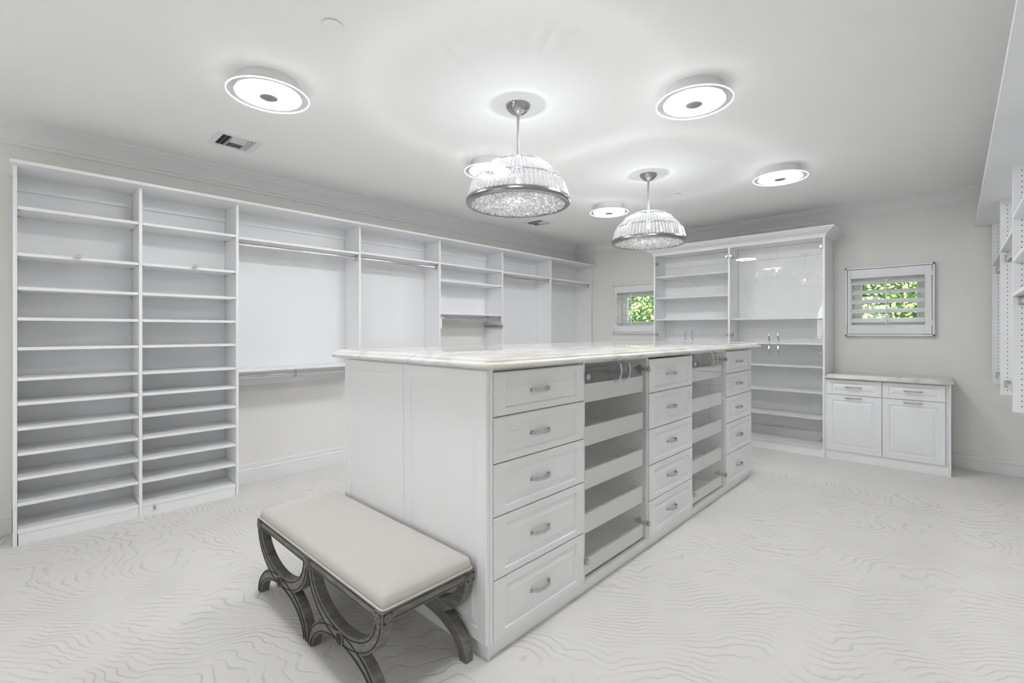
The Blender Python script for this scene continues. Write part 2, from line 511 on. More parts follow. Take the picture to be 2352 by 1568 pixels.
def pull(cx, z, face, length=.118, axis='y-', vertical=False, bulge=.026, wd=.013):
    """bow handle with scalloped ribbon; face = coordinate of the surface it stands on"""
    b = BM()
    n = 16; loops = []
    for k in range(n + 1):
        t = -1 + 2 * k / n
        s = t * length / 2
        out = bulge * (1 - t * t) ** .55 + .003
        hw = wd / 2 * (1 + .10 * math.cos(t * PI * 3))
        th = .0035 + .0012 * math.cos(t * PI * 3)
        a = Vector((s, -out, 0)); dt = .01
        out2 = bulge * max(1e-4, (1 - min(1, abs(t + dt)) ** 2)) ** .55
        nrm = Vector((out2 - (out - .003), dt * length / 2, 0)) if 0 else Vector((0, 1, 0))
        sec = [(s, -out - th, -hw), (s, -out - th, hw), (s, -out + th, hw), (s, -out + th, -hw)]
        loops.append(sec)
    loft(b, loops)
    for sg in (-1, 1):
        box(b, sg * length / 2 - .005, sg * length / 2 + .005, -.006, 0, -wd / 2, wd / 2)
    for v in b.verts:
        x, y, zz = v.co
        if vertical: x, zz = zz, x
        if axis == 'y-': v.co = (cx + x, face + y, z + zz)
        else: v.co = (face + y, cx - x, z + zz)
    return b

def holes(bm, x, ys, z0, z1, step=.032, sgn=-1, r=.0026):
    """system holes drilled in a panel face at constant x"""
    for y in ys:
        z = z0
        while z < z1:
            loft(bm, [[(xx, y + r * math.cos(k * PI / 3), z + r * math.sin(k * PI / 3)) for k in range(6)] for xx in (x - .0004, x + .0007)])
            z += step

def rod(x0, x1, y, z, b=None):
    b = b or BM()
    prof = [(.0085 * math.cos(k * PI / 6), .016 * math.sin(k * PI / 6)) for k in range(12)]
    loft(b, [[(x, y + u, z + v) for u, v in prof] for x in (x0, x1)])
    return b
def flange(x, y, z, sg, b=None):
    b = b or BM()
    box(b, min(x, x + sg * .006), max(x, x + sg * .006), y - .014, y + .014, z - .022, z + .03, .002)
    prof = [(.013 * math.cos(k * PI / 6), .021 * math.sin(k * PI / 6)) for k in range(12)]
    loft(b, [[(xx, y + u, z + v) for u, v in prof] for xx in (x, x + sg * .014)])
    return b

# ------------------------------------------------------------------ left wall: closet system
YF, YBK = 4.12, 4.42
PX = [(-.016, .003), (.585, .604), (1.190, 1.209), (2.240, 2.259), (3.195, 3.214), (4.180, 4.199), (5.148, 5.167), (6.150, 6.168)]
ZT = 2.298
tb = obj('closet_top_board', bx(-.03, XW, 4.035, YL, ZT, 2.318, .0015), M['lam'], org=(3.0, 4.2, ZT))
tag(tb, 'long white top board running over all the open closet bays on the left wall', 'shelf')
TOWER = [2.060, 1.777, 1.570, 1.384, 1.202, 1.016, .866, .714, .561, .412, .256, .096]
def side(unit, i, bottom):
    x0, x1 = PX[i]
    p = obj('side_panel', bx(x0, x1, YF, YBK, bottom, ZT, .0008), M['lam'], unit)
    b = BM(); holes(b, x0, (YF + .037, YBK - .037), max(bottom, .0) + .15, 2.25)
    h = obj('peg_holes', b, M['dark'], p); stuff(h)
    return p
def tower(i, label):
    xa, xb = PX[i][1], PX[i + 1][0] - .0009
    u = thing('shoe_shelf_tower', label, 'shelving', ((xa + xb) / 2, 4.27, 0))
    side(u, i, 0)
    obj('back_panel', bx(xa, xb, YBK - .012, YBK - .004, .07, 2.22), M['lam'], u)
    obj('cleat', bx(xa, xb, YBK - .030, YBK - .012, 2.205, ZT, .001), M['lam'], u)
    for k, z in enumerate(TOWER):
        sh = obj('shelf', bx(xa + .0012, xb - .0012, YF + .001, YBK - .013, z - (.019 if k < 11 else .026), z, .0012), M['lam'], u)
        if k == 1:
            xc = at_knob[i]
            vb = BM()
            cyl(vb, (xc, YF - .012, z + .004), (xc, YF + .25, z + .004), .004)
            lathe_b = BM()
            cyl(vb, (xc, YF - .026, z + .006), (xc, YF - .012, z + .006), .016, 16)
            obj('valet_rod', vb, M['nickel'], sh, label='small round metal valet rod knob', smooth=40)
    pins = BM()
    for z in TOWER[:5]:
        for x, sg in ((xa, 1), (xb, -1)):
            for y in (YF + .035, YBK - .045):
                box(pins, min(x, x + sg * .014), max(x, x + sg * .014), y - .006, y + .006, z - .024, z - .0195)
    stuff(obj('shelf_pins', pins, M['nickel'], u))
    obj('toe_kick', bx(xa + (.004 if i == 0 else 0), xb - (.002 if i else 0), YF + .004, YF + .02, 0, .069, .001), M['lam'], u)
    return u
at_knob = {0: .275, 1: .915}
t0 = tower(0, 'leftmost white open shoe shelf tower against the left wall, bay nearest the camera')
t1 = tower(1, 'second white open shoe shelf tower from the left, beside the tall hanging bay')
b = BM(); cyl(b, (.672, YF - .003, .066), (.672, YF - .003, .05), .006); cyl(b, (.672, YF - .003, .05), (.672, YF - .012, .042), .005)
obj('hook', b, M['nickel'], t1, label='small dark hook under the lowest shelf')

def hang(i, label, shelves, rods, backz, last=False, bottom=.83):
    xa, xb = PX[i][1], PX[i + 1][0] - .0009
    u = thing('hanging_closet_bay', label, 'closet', ((xa + xb) / 2, 4.27, bottom), None)
    side(u, i, 0 if i == 2 else bottom)
    if last: side(u, i + 1, bottom)
    obj('back_panel', bx(xa, xb, YBK - .012, YBK - .004, backz, 2.22), M['lam'], u)
    obj('cleat', bx(xa, xb, YBK - .030, YBK - .012, 2.205, ZT, .001), M['lam'], u)
    for z in shelves:
        obj('shelf', bx(xa + .0012, xb - .0012, YF + .001, YBK - .013, z - .019, z, .0012), M['lam'], u)
        pb = BM()
        for x, sg in ((xa, 1), (xb, -1)):
            for y in (YF + .035, YBK - .045):
                box(pb, min(x, x + sg * .014), max(x, x + sg * .014), y - .006, y + .006, z - .024, z - .0195)
        obj('shelf_pins', pb, M['nickel'], u)['kind'] = 'stuff'
    for z in rods:
        r = obj('hanging_rod', rod(xa + .004, xb - .004, YF + .05, z), M['chrome'], u, smooth=60)
        obj('rod_socket', flange(xa, YF + .05, z, 1), M['nickel'], r, smooth=40)
        obj('rod_socket', flange(xb, YF + .05, z, -1), M['nickel'], r, smooth=40)
    return u
h3 = hang(2, 'widest hanging bay with an upper and a lower chrome rod, beside the shoe towers', [2.05, .992], [1.998, .930], .975)
obj('cleat', bx(PX[2][1], PX[3][0] - .0009, YBK - .03, YBK - .012, .838, .972, .001), M['lam'], h3)
b = BM(); box(b, 1.66, 1.672, YF + .038, YF + .062, .905, .972, .001)
obj('rod_bracket', b, M['nickel'], h3)
hang(3, 'single-rod hanging bay between the double-rod bay and the belt-rack bay', [2.058], [2.002], .83)
h5 = hang(4, 'closet bay with three high shelves and a pull-out belt rack', [2.058, 1.871, 1.507], [1.447], 1.487)
obj('cleat', bx(PX[4][1], PX[5][0] - .0009, YBK - .03, YBK - .012, 1.40, 1.487, .001), M['lam'], h5)
# belt rack on the right side panel of bay five
b = BM(); box(b, 4.135, 4.165, 4.10, 4.40, 1.352, 1.362, .002); box(b, 4.165, 4.1785, 4.10, 4.40, 1.345, 1.372, .002)
br = obj('belt_rack', b, M['nickel'], h5, label='metal pull-out belt rack with a row of pegs')
b = BM()
for k in range(13):
    y = 4.125 + k * .021
    cyl(b, (4.15, y, 1.36), (4.145, y, 1.385), .0028, 6)
stuff(obj('pegs', b, M['nickel'], br))
b = BM(); box(b, PX[4][1], PX[4][1] + .035, 4.10, 4.16, 1.44, 1.452, .003); box(b, PX[4][1], PX[4][1] + .012, 4.11, 4.15, 1.33, 1.44, .003)
obj('tie_rack_bracket', b, M['tray'], h5)
hang(5, 'hanging bay with one chrome rod, second from the far corner', [2.050], [1.994], .83)
hang(6, 'last hanging bay in the far corner, at the end of the left wall', [2.050], [1.998], .83, last=True)

# ------------------------------------------------------------------ right wall: closet system seen edge-on
RYF, RYB = -.245, -.555
RPX = [(1.82, 1.839), (2.97, 2.989), (4.02, 4.039), (5.06, 5.079), (6.10, 6.119)]
o = obj('closet_top_board', bx(2.122, XW, YR, -.133, 2.277, 2.297, .0015), M['lam'], org=(4, -.3, 2.277))
tag(o, 'white top board over the right-hand closet bays, its end touching the back wall', 'shelf')
o = obj('closet_top_board', bx(1.80, 2.119, YR, -.133, 2.277, 2.297, .0015), M['lam'], org=(1.95, -.3, 2.277))
tag(o, 'short near piece of white top board in the upper right corner', 'shelf')
def rbay(i, label, shelves, rods, both=False):
    xa, xb = RPX[i][1], RPX[i + 1][0]
    u = thing('hanging_closet_bay', label, 'closet', ((xa + xb) / 2, -.4, .825))
    def pan(j):
        p = obj('side_panel', bx(*RPX[j], RYB, RYF, .825, 2.277, .0008), M['lam'], u)
        b = BM(); holes(b, RPX[j][0], (RYF - .037, RYB + .037), .86, 2.26, r=.0034)
        stuff(obj('peg_holes', b, M['dark'], p))
    pan(i + 1)
    if both: pan(i)
    obj('back_panel', bx(xa, xb, RYB, RYB + .01, .825, 2.277), M['lam'], u)
    obj('cleat', bx(xa, xb, RYB + .01, RYB + .028, .83, .93, .001), M['lam'], u)
    for z in shelves:
        obj('shelf', bx(xa + .0012, xb - .0012, RYB + .011, RYF - .001, z - .019, z, .0012), M['lam'], u)
    for z in rods:
        r = obj('hanging_rod', rod(xa + .004, xb - .004, RYF - .036, z), M['chrome'], u, smooth=60)
        obj('rod_socket', flange(xa, RYF - .036, z, 1), M['nickel'], r, smooth=40)
        obj('rod_socket', flange(xb, RYF - .036, z, -1), M['nickel'], r, smooth=40)
    return u
rbay(3, 'hanging bay at the right edge that touches the back wall, two rods', [1.915], [1.845, .90])
rbay(2, 'middle hanging bay at the right edge, with an upper and a lower rod', [1.910], [1.835, .905])
rbay(1, 'closet bay cut by the right edge of the picture, with three shelves above a rod', [1.978, 1.722, 1.523], [1.474])
rbay(0, 'nearest closet bay on the right wall, just past the edge of the picture', [1.91], [1.84], both=True)

# ------------------------------------------------------------------ island
YI = 1.319          # drawer fronts
YBODY = 1.340
ZB = .069; ZTOP = 1.157
US = [(1.275, 1.912), (1.912, 2.578), (2.578, 3.213), (3.213, 3.862), (3.862, 4.500)]
S1 = [1.139, .958, .772, .561, .312, .069]
S2 = [1.134, .929, .713, .498, .285, .074]
def toe(u, x0, x1):
    obj('toe_kick', bx(x0, x1, YBODY + .004, YBODY + .02, 0, ZB, .001), M['lam'], u)
def drawer_unit(i, zs, label):
    x0, x1 = US[i]
    u = thing('drawer_cabinet', label, 'cabinet', ((x0 + x1) / 2, 1.6, 0), 'drawer cabinets of the island')
    b = BM()
    box(b, x0, x0 + .016, YBODY, 1.88, ZB, ZTOP); box(b, x1 - .016, x1, YBODY, 1.88, ZB, ZTOP)
    box(b, x0 + .016, x1 - .016, YBODY, 1.88, ZB, ZB + .016); box(b, x0 + .016, x1 - .016, YBODY + .004, 1.88, ZTOP - .018, ZTOP)
    box(b, x0 + .016, x1 - .016, 1.87, 1.88, ZB, ZTOP)
    obj('carcass', b, M['lam'], u)
    for k in range(5):
        zt, zb = zs[k] - .002, zs[k + 1] + .002
        b = BM(); raised(b, x0 + (.018 if i == 0 else .003), x1 - .003, zb, zt, YI)
        d = obj('drawer_front', b, M['door'], u)
        obj('handle', pull((x0 + x1) / 2 - .02, (zt + zb) / 2, YI), M['nickel'], d, smooth=40)
        bb = BM(); box(bb, x0 + .03, x1 - .03, YI + .019, YI + .42, zb + .02, zt - .03)
        obj('drawer_box', bb, M['tray'], d)
    toe(u, x0 + (.01 if i == 0 else 0), x1)
    return u
u1 = drawer_unit(0, S1, 'nearest drawer cabinet of the island, at the corner behind the bench')
drawer_unit(2, S2, 'middle drawer cabinet of the island, between the two glass-door units')
drawer_unit(4, S1, 'farthest drawer cabinet of the island, at its right end')
TR = [(1.035, .943), (.820, .724), (.601, .507), (.384, .288), (.157, .080)]
def glass_hinge(x, z, y, sg, parent, axis='y-'):
    b = BM()
    if axis == 'y-':
        cyl(b, (x, y - .012, z), (x, y, z), .015, 20)
        box(b, x - .0025 - sg * .003, x + .0025 - sg * .003, y + .02, y + .085, z - .009, z + .009, .001)
        box(b, x - .0025 - sg * .003, x + .0025 - sg * .003, y + .042, y + .062, z - .026, z + .026, .001)
    else:
        cyl(b, (y - .010, x, z), (y, x, z), .013, 20)
        box(b, y + .02, y + .07, x - .0025 - sg * .003, x + .0025 - sg * .003, z - .009, z + .009, .001)
        box(b, y + .038, y + .056, x - .0025 - sg * .003, x + .0025 - sg * .003, z - .022, z + .022, .001)
    return obj('hinge', b, M['nickel'], parent, smooth=40)
def glass_unit(i, label):
    x0, x1 = US[i]
    u = thing('glass_door_cabinet', label, 'cabinet', ((x0 + x1) / 2, 1.6, 0), 'glass-door cabinets of the island')
    b = BM()
    box(b, x0, x0 + .016, YBODY - .012, 1.88, ZB, ZTOP); box(b, x1 - .016, x1, YBODY - .012, 1.88, ZB, ZTOP)
    box(b, x0 + .016, x1 - .016, YBODY - .012, 1.88, ZB - .016, ZB); box(b, x0 + .016, x1 - .016, YBODY - .012, 1.88, ZTOP - .016, ZTOP)
    box(b, x0 + .016, x1 - .016, 1.868, 1.88, ZB, ZTOP)
    cc = obj('carcass', b, M['lam'], u)
    b = BM(); holes(b, x1 - .016, (YBODY + .03, 1.82), .10, 1.14)
    stuff(obj('peg_holes', b, M['dark'], cc))
    for zt, zb in TR:
        b = BM(); xa, xb, ya, yb = x0 + .030, x1 - .030, YBODY + .004, 1.80
        t = .016
        box(b, xa, xb, ya, ya + t, zb, zt, .001); box(b, xa, xb, yb - t, yb, zb, zt)
        box(b, xa, xa + t, ya + t, yb - t, zb, zt); box(b, xb - t, xb, ya + t, yb - t, zb, zt)
        box(b, xa + t, xb - t, ya + t, yb - t, zb + .010, zb + .016)
        tr = obj('pull_out_tray', b, M['tray'], u)
        b = BM(); box(b, x0 + .016, xa, ya + .004, yb, zb + .002, zb + .020); box(b, xb, x1 - .016, ya + .004, yb, zb + .002, zb + .020)
        obj('runner', b, M['nickel'], tr)
    xm = (x0 + x1) / 2 - .008
    for a, c, hx, kx, sg in ((x0 + .004, xm - .0015, x0 + .017, xm - .045, -1), (xm + .0015, x1 - .004, x1 - .017, xm + .045, 1)):
        d = obj('glass_door', bx(a, c, YI - .001, YI + .004, ZB + .002, 1.150), M['glass'], u, label='frameless clear glass door')
        obj('handle', pull(kx, 1.090, YI - .001, .118, vertical=True, bulge=.034), M['chrome'], d, smooth=40)
        glass_hinge(hx, 1.075, YI - .001, sg, d); glass_hinge(hx, .165, YI - .001, sg, d)
    toe(u, x0, x1)
    return u
glass_unit(1, 'island unit with glass doors and pull-out trays nearest the bench')
glass_unit(3, 'island unit with glass doors and pull-out trays toward the far end of the island')
# end panel beside the bench, and the rear half of the island
b = BM(); raised(b, 1.327, 1.894, ZB, 1.145, 1.257, th=.017, fh=.052, fv=.050, bev=.022, axis='x-')
obj('end_panel', b, M['door'], u1)
obj('corner_strip', bx(1.2745, 1.290, 1.322, 1.3395, ZB, 1.157, .001), M['door'], u1)
rb = thing('island_rear_cabinet', 'far half of the island facing the closet wall, its panelled end behind the bench', 'cabinet', (2.9, 2.2, 0))
obj('carcass', bx(1.2745, 4.50, 1.8815, 2.455, ZB, ZTOP, .001), M['lam'], rb)
b = BM(); raised(b, 1.8975, 2.472, ZB, 1.145, 1.257, th=.017, fh=.052, fv=.050, bev=.022, axis='x-')
obj('end_panel', b, M['door'], rb)
for k in range(5):
    x0, x1 = US[k]
    b = BM(); raised(b, x0 + .003, x1 - .003, ZB + .003, 1.14, 0, fh=.055, fv=.055)
    for v in b.verts: v.co.y = 2.475 - v.co.y
    obj('door_panel', b, M['door'], rb)
obj('toe_kick', bx(1.285, 4.49, 1.8815, 2.44, 0, .068, .001), M['lam'], rb)
obj('toe_kick', bx(1.2775, 1.2845, 1.337, 1.8805, 0, .068, .001), M['lam'], u1)

def slab(name, rect, prof, clip, m, org):
    """stone top: outline offset along an edge profile.  rect = x0,x1,y0,y1 ; clip = per corner clip size (order x0y0,x1y0,x1y1,x0y1)"""
    x0, x1, y0, y1 = rect
    b = BM(); loops = []
    for ins, z in prof:
        a, c, d, e = x0 + ins, x1 - ins, y0 + ins, y1 - ins
        k = [max(0.0015, q - ins * .59) for q in clip]
        loops.append([(a + k[0], d, z), (c - k[1], d, z), (c, d + k[1], z), (c, e - k[2], z), (c - k[2], e, z), (a + k[3], e, z), (a, e - k[3], z), (a, d + k[0], z)])
    loft(b, loops)
    return obj(name, b, m, org=org, smooth=35)
edge = [(.05, 1.1575), (.010, 1.1575), (.004, 1.160), (.001, 1.164), (0, 1.169), (.001, 1.174), (.004, 1.178), (.010, 1.181), (.020, 1.182), (.0205, 1.186), (.023, 1.190), (.030, 1.192), (.036, 1.193), (.038, 1.196), (.048, 1.1985)]
o = slab('island_countertop', (1.200, 4.550, 1.240, 2.530), edge, (.018, .05, .05, .018), M['marble'], (2.9, 1.9, 1.157))
tag(o, 'long polished pale marble countertop with stepped edge covering the island', 'countertop')

# ------------------------------------------------------------------ tall glass-door cabinet at the back wall
XC = 5.70
def tall(label, y0, y1, upper, sides):
    u = thing('tall_display_cabinet', label, 'cabinet', (5.95, (y0 + y1) / 2, 0), 'tall glass-door cabinets')
    b = BM()
    box(b, XC, XW - .002, y0, y0 + .019, 0 if sides == 'r' else .0, 2.335)
    obj('side_panel', b, M['lam'], u)
    if sides == 'l': obj('side_panel', bx(XC, XW - .002, y1 - .019, y1, 0, 2.335), M['lam'], u)
    ya, yb = y0 + .019, y1 - (.019 if sides == 'l' else 0)
    obj('back_panel', bx(6.006, 6.016, ya, yb, .09, 2.33), M['lam'], u)
    obj('cleat', bx(5.990, 6.006, ya, yb, 2.135, 2.27, .001), M['lam'], u)
    obj('cleat', bx(5.990, 6.006, ya, yb, .114, .21, .001), M['lam'], u)
    obj('top_panel', bx(XC + .006, 6.00, ya, yb, 2.272, 2.29), M['lam'], u)
    obj('fascia', bx(XC - .002, XC + .018, ya, yb, 2.268, 2.335), M['door'], u)
    for z in upper + [1.176, .933, .666, .399]:
        obj('shelf', bx(XC + (.004 if abs(z - 1.176) < .01 else .022), 6.0055, ya + .001, yb - .001, z - .019, z, .001), M['lam'], u)
    obj('bottom_shelf', bx(XC + .004, 6.0055, ya + .001, yb - .001, .084, .114, .001), M['lam'], u)
    obj('toe_kick', bx(XC + .012, XC + .03, ya, yb, 0, .083, .001), M['lam'], u)
    ym = (y0 + y1) / 2
    for z0, z1, hz in ((1.182, 2.262, 1.248), (.092, 1.166, 1.104)):
        for a, c, kx, hx, sg in ((ya + .001, ym - .0015, ym - .045, ya + .014, -1), (ym + .0015, yb - .001, ym + .045, yb - .014, 1)):
            d = obj('glass_door', bx(XC - .006, XC - .001, a, c, z0, z1), M['glass'], u, label='frameless clear glass door')
            obj('handle', pull(kx, hz, XC - .006, .112, axis='x-', vertical=True, bulge=.028), M['chrome'], d, smooth=40)
            glass_hinge(hx, z0 + .075, XC - .006, sg, d, axis='x-'); glass_hinge(hx, z1 - .09, XC - .006, sg, d, axis='x-')
    return u
tall('right half of the tall glass-door cabinet, next to the low marble-topped cabinet', .972, 1.903, [1.449], 'r')
tl = tall('left half of the tall glass-door cabinet, with three shelves behind its upper doors', 1.905, 2.850, [2.005, 1.733, 1.456], 'l')
# crown of the tall cabinet
cp = [(0, 2.268), (.006, 2.268), (.006, 2.285), (.012, 2.290), (.016, 2.305), (.030, 2.320), (.055, 2.335), (.075, 2.350), (.082, 2.362), (.092, 2.364), (.096, 2.375), (.096, 2.382), (-.05, 2.382)]
cp = [(p, 2.268 + (z - 2.268) * .86) for p, z in cp]
b = BM()
ring = []
for p, z in cp:
    xs = XC - .004 - p; yl = 2.850 + p; yr = .972 - p
    ring.append([(XW - .001, yl, z), (xs, yl, z), (xs, yr, z), (XW - .001, yr, z)])
loft(b, ring, close=False, cap0=False, cap1=False)
for j in (0, 3):
    pass
z1 = ring[-1][0][2]
crn = obj('cabinet_crown', b, M['door'], org=(5.9, 1.9, 2.27), smooth=30)
tag(crn, 'white crown moulding on top of the tall glass-door cabinet', 'moulding')
box_b = bx(XC + .045, XW - .001, 1.022 - .1 + .1, 2.80, z1 - .012, z1)
obj('dust_cover', box_b, M['door'], crn)

# ------------------------------------------------------------------ low cabinet under the right window
u = thing('base_cabinet', 'low white two-door cabinet with two drawers under the right window', 'cabinet', (5.95, .5, 0))
b = BM(); box(b, XC + .019, XW - .021, .042, .966, .093, .821)
obj('carcass', b, M['lam'], u)
obj('side_panel', bx(XC + .004, XW - .022, .026, .041, 0, .821, .001), M['lam'], u)
obj('filler_strip', bx(XC + .006, XC + .0185, .958, .9705, .093, .815), M['lam'], u)
for y0, y1 in ((.062, .508), (.512, .957)):
    b = BM(); raised(b, y0, y1, .661, .811, XC - .001, axis='x-', fh=.045, fv=.032, bev=.02)
    d = obj('drawer_front', b, M['door'], u)
    obj('handle', pull((y0 + y1) / 2, .742, XC - .001, .128, axis='x-', bulge=.024, wd=.010), M['nickel'], d, smooth=40)
    b = BM(); raised(b, y0, y1, .093, .657, XC - .001, axis='x-', fh=.052, fv=.052, bev=.022)
    d = obj('door', b, M['door'], u)
    obj('handle', pull((y0 + y1) / 2, .634, XC - .001, .128, axis='x-', bulge=.024, wd=.010), M['nickel'], d, smooth=40)
obj('toe_kick', bx(XC + .012, XC + .03, .042, .9705, 0, .092, .001), M['lam'], u)
edge2 = [(.04, .822), (.008, .822), (.003, .825), (0, .832), (.002, .838), (.006, .841), (.012, .842), (.012, .846), (.015, .851), (.021, .854), (.024, .855), (.025, .861), (.031, .866)]
o = slab('marble_counter', (5.655, XW, .006, .971), edge2, (.05, 0.002, 0.002, 0.002), M['marble'], (5.9, .5, .822))
tag(o, 'short pale marble countertop with clipped corner on the low cabinet', 'countertop')

# ------------------------------------------------------------------ ceiling lamps
def disc_lamp(label):
    u = thing('ceiling_lamp', label, 'lamp', (0, 0, ZC), 'round flush ceiling lamps')
    b = BM(); lathe(b, [(.150, ZC), (.152, ZC - .004), (.152, ZC - .062), (.148, ZC - .066), (.1615, ZC-.0665), (.1615, ZC - .0752)], 0, 0, 48)
    obj('housing', b, M['lampwhite'], u, smooth=40)
    b = BM()
    lathe(b, [(.1635, 2.557), (.196, 2.557), (.196, 2.563), (.1635, 2.563)], 0, 0, 64, cap=False)
    bm = b
    obj('glass_disc', b, M['lampglass'], u, smooth=40)
    b = BM()
    R, r = .1985, .0028
    loops = [[((R + r * math.cos(2 * PI * j / 8)) * math.cos(2 * PI * i / 64), (R + r * math.cos(2 * PI * j / 8)) * math.sin(2 * PI * i / 64), 2.560 + r * 1.4 * math.sin(2 * PI * j / 8)) for j in range(8)] for i in range(65)]
    loft(b, loops, cap0=False, cap1=False)
    obj('glass_edge', b, M['edge'], u, label='glowing rim of the glass disc', smooth=True)
    b = BM(); lathe(b, [(.10, 2.563), (.1605, 2.562), (.1610, 2.5605), (.160, 2.559), (.10, 2.556), (.046, 2.556)], 0, 0, 64)
    obj('diffuser', b, M['diffuser'], u, label='lit white diffuser disc', smooth=40)
    b = BM(); lathe(b, [(.045, 2.5555), (.045, 2.550), (.040, 2.547)], 0, 0, 32)
    obj('button', b, M['button'], u, label='grey round centre cap', smooth=40)
    return u
LX = [.93, 2.575, 4.33]; LY = [1.05, 2.675]
LL = {(0, 1): 'round glass-rimmed ceiling lamp at the upper left, near the square air vent',
      (1, 0): 'round glass-rimmed ceiling lamp at the upper right, the larger of the right-hand pair',
      (2, 0): 'round glass-rimmed ceiling lamp above the glass cabinet, smaller of the right-hand pair',
      (2, 1): 'smallest round ceiling lamp, between the two crystal pendants',
      (1, 1): 'round ceiling lamp half hidden behind the near crystal pendant',
      (0, 0): 'round ceiling lamp above the camera, outside the top of the picture'}
first = None
for (i, j), lb in LL.items():
    if first is None:
        first = disc_lamp(lb); o = first
    else:
        o = copy_tree(first); o['label'] = lb
    o.location = (LX[i] if i >= 0 else -.75, LY[j], ZC)

# ------------------------------------------------------------------ crystal pendants
def pendant(label):
    u = thing('crystal_pendant', label, 'pendant lamp', (0, 0, ZC), 'crystal dome pendants over the island')
    b = BM(); lathe(b, [(.073, ZC), (.073, ZC - .006), (.068, ZC - .016), (.055, ZC - .034), (.036, ZC - .048), (.014, ZC - .056), (.010, ZC - .062)], 0, 0, 40)
    obj('canopy', b, M['canopy'], u, smooth=50)
    b = BM(); lathe(b, [(.009, ZC - .060), (.009, ZC - .068), (.0078, ZC - .070), (.0078, 2.322), (.012, 2.320), (.012, 2.31)], 0, 0, 16)
    obj('rod', b, M['nickel'], u, smooth=50)
    b = BM()
    tiers = [((.050, 2.322), (.163, 2.283), 44), ((.174, 2.2745), (.262, 2.184), 66), ((.270, 2.176), (.299, 2.075), 66)]
    for (ra, za), (rb_, zb), n in tiers:
        pb = BM()
        d = Vector((rb_ - ra, zb - za)); L = d.length; d /= L; nr = Vector((-d.y, d.x))
        if nr.x < 0: nr = -nr
        for k in range(n):
            th = 2 * PI * (k + .5) / n
            for_loops = []
            for s, w in ((0, .25), (.012, 1), (L - .014, 1), (L - .001, .12)):
                r = ra + d.x * s; z = za + d.y * s
                hw = PI * r / n * .80 * w; dp = .007 * w
                pr = [(r, -hw, z), (r + nr.x * dp, 0, z + nr.y * dp), (r, hw, z), (r - nr.x * .002, 0, z - nr.y * .002)]
                for_loops.append([(x * math.cos(th) - y * math.sin(th), x * math.sin(th) + y * math.cos(th), zz) for x, y, zz in pr])
            loft(pb, for_loops)
        stuff(obj('crystal_prisms', pb, M['prism'], u))
    b = BM(); lathe(b, [(.011, 2.3245), (.030, 2.3235), (.050, 2.3215), (.050, 2.3195), (.030, 2.3205), (.011, 2.3215)], 0, 0, 32, cap=False)
    obj('dimming_cap', b, M['prism'], u, smooth=50)  # added disc over the open top, dims the bulb's hot circle on the ceiling
    # fine chrome rings that carry the prisms
    for R, z in ((.1625, 2.2835), (.266, 2.181), (.050, 2.321)):
        rb2 = BM()
        r = .0022
        loft(rb2, [[((R + r * math.cos(2 * PI * j / 6)) * math.cos(2 * PI * i / 48), (R + r * math.cos(2 * PI * j / 6)) * math.sin(2 * PI * i / 48), z + r * math.sin(2 * PI * j / 6)) for j in range(6)] for i in range(49)], cap0=False, cap1=False)
        obj('carrier_ring', rb2, M['chrome'], u, smooth=True)
    b = BM(); lathe(b, [(.284, 2.078), (.304, 2.078), (.309, 2.064), (.307, 2.050), (.298, 2.044), (.276, 2.046), (.276, 2.052)], 0, 0, 72, cap=False)
    obj('rim', b, M['rim'], u, label='brushed metal rim band', smooth=50)
    # socket cluster and bulbs
    b = BM(); lathe(b, [(.010, 2.312), (.010, 2.25), (.005, 2.236), (.004, 2.203)], 0, 0, 20)
    obj('lamp_socket', b, M['nickel'], u, smooth=40)
    # crushed-crystal bowl closing the bottom
    b = BM()
    for k in range(5200):
        a = random.uniform(0, 2 * PI); r = .277 * math.sqrt(random.random())
        z = 2.050 + .014 * (1 - (r / .277) ** 2) + random.uniform(-.003, .003)
        s = random.uniform(.0022, .0052)
        R = Matrix.Rotation(random.uniform(0, 6.28), 3, 'Z') @ Matrix.Rotation(random.uniform(0, 6.28), 3, 'X')
        c = Vector((r * math.cos(a), r * math.sin(a), z))
        vs = [b.verts.new(c + R @ (Vector(q) * s)) for q in ((1, 1, 1), (1, -1, -1), (-1, 1, -1), (-1, -1, 1))]
        for f in ((0, 1, 2), (0, 3, 1), (0, 2, 3), (1, 3, 2)): b.faces.new([vs[q] for q in f])
    stuff(obj('crushed_crystals', b, M['chips'], u))
    b = BM(); lathe(b, [(.277, 2.0565), (.20, 2.062), (.12, 2.068), (.04, 2.071)], 0, 0, 64, cap=False)
    obj('diffuser_bowl', b, M['bowl'], u, smooth=True)
    bulb = BM()
    lathe(bulb, [(.002, 2.201), (.006, 2.1994), (.0104, 2.195), (.012, 2.189), (.0104, 2.183), (.006, 2.1786), (.002, 2.177)], 0, 0, 16)
    obj('bulb', bulb, M['bulb'], u, label='lit glass bulb inside the dome', smooth=True)
    return u
def bowlmat():
    m = bpy.data.materials.new('frosted_bowl'); m.use_nodes = True
    t = m.node_tree; t.nodes.clear()
    o = t.nodes.new('ShaderNodeOutputMaterial')
    a = t.nodes.new('ShaderNodeBsdfTranslucent'); a.inputs[0].default_value = (.95, .95, .95, 1)
    c = t.nodes.new('ShaderNodeBsdfTransparent'); c.inputs[0].default_value = (.95, .95, .95, 1)
    mx = t.nodes.new('ShaderNodeMixShader'); mx.inputs[0].default_value = .88
    t.links.new(a.outputs[0], mx.inputs[1]); t.links.new(c.outputs[0], mx.inputs[2]); t.links.new(mx.outputs[0], o.inputs[0])
    return m
M['bowl'] = bowlmat()
M['bulb'] = mat('lit_bulb', (1, 1, 1), .4, emit=POWER_BULB, ecol=(.96, .985, 1.02))
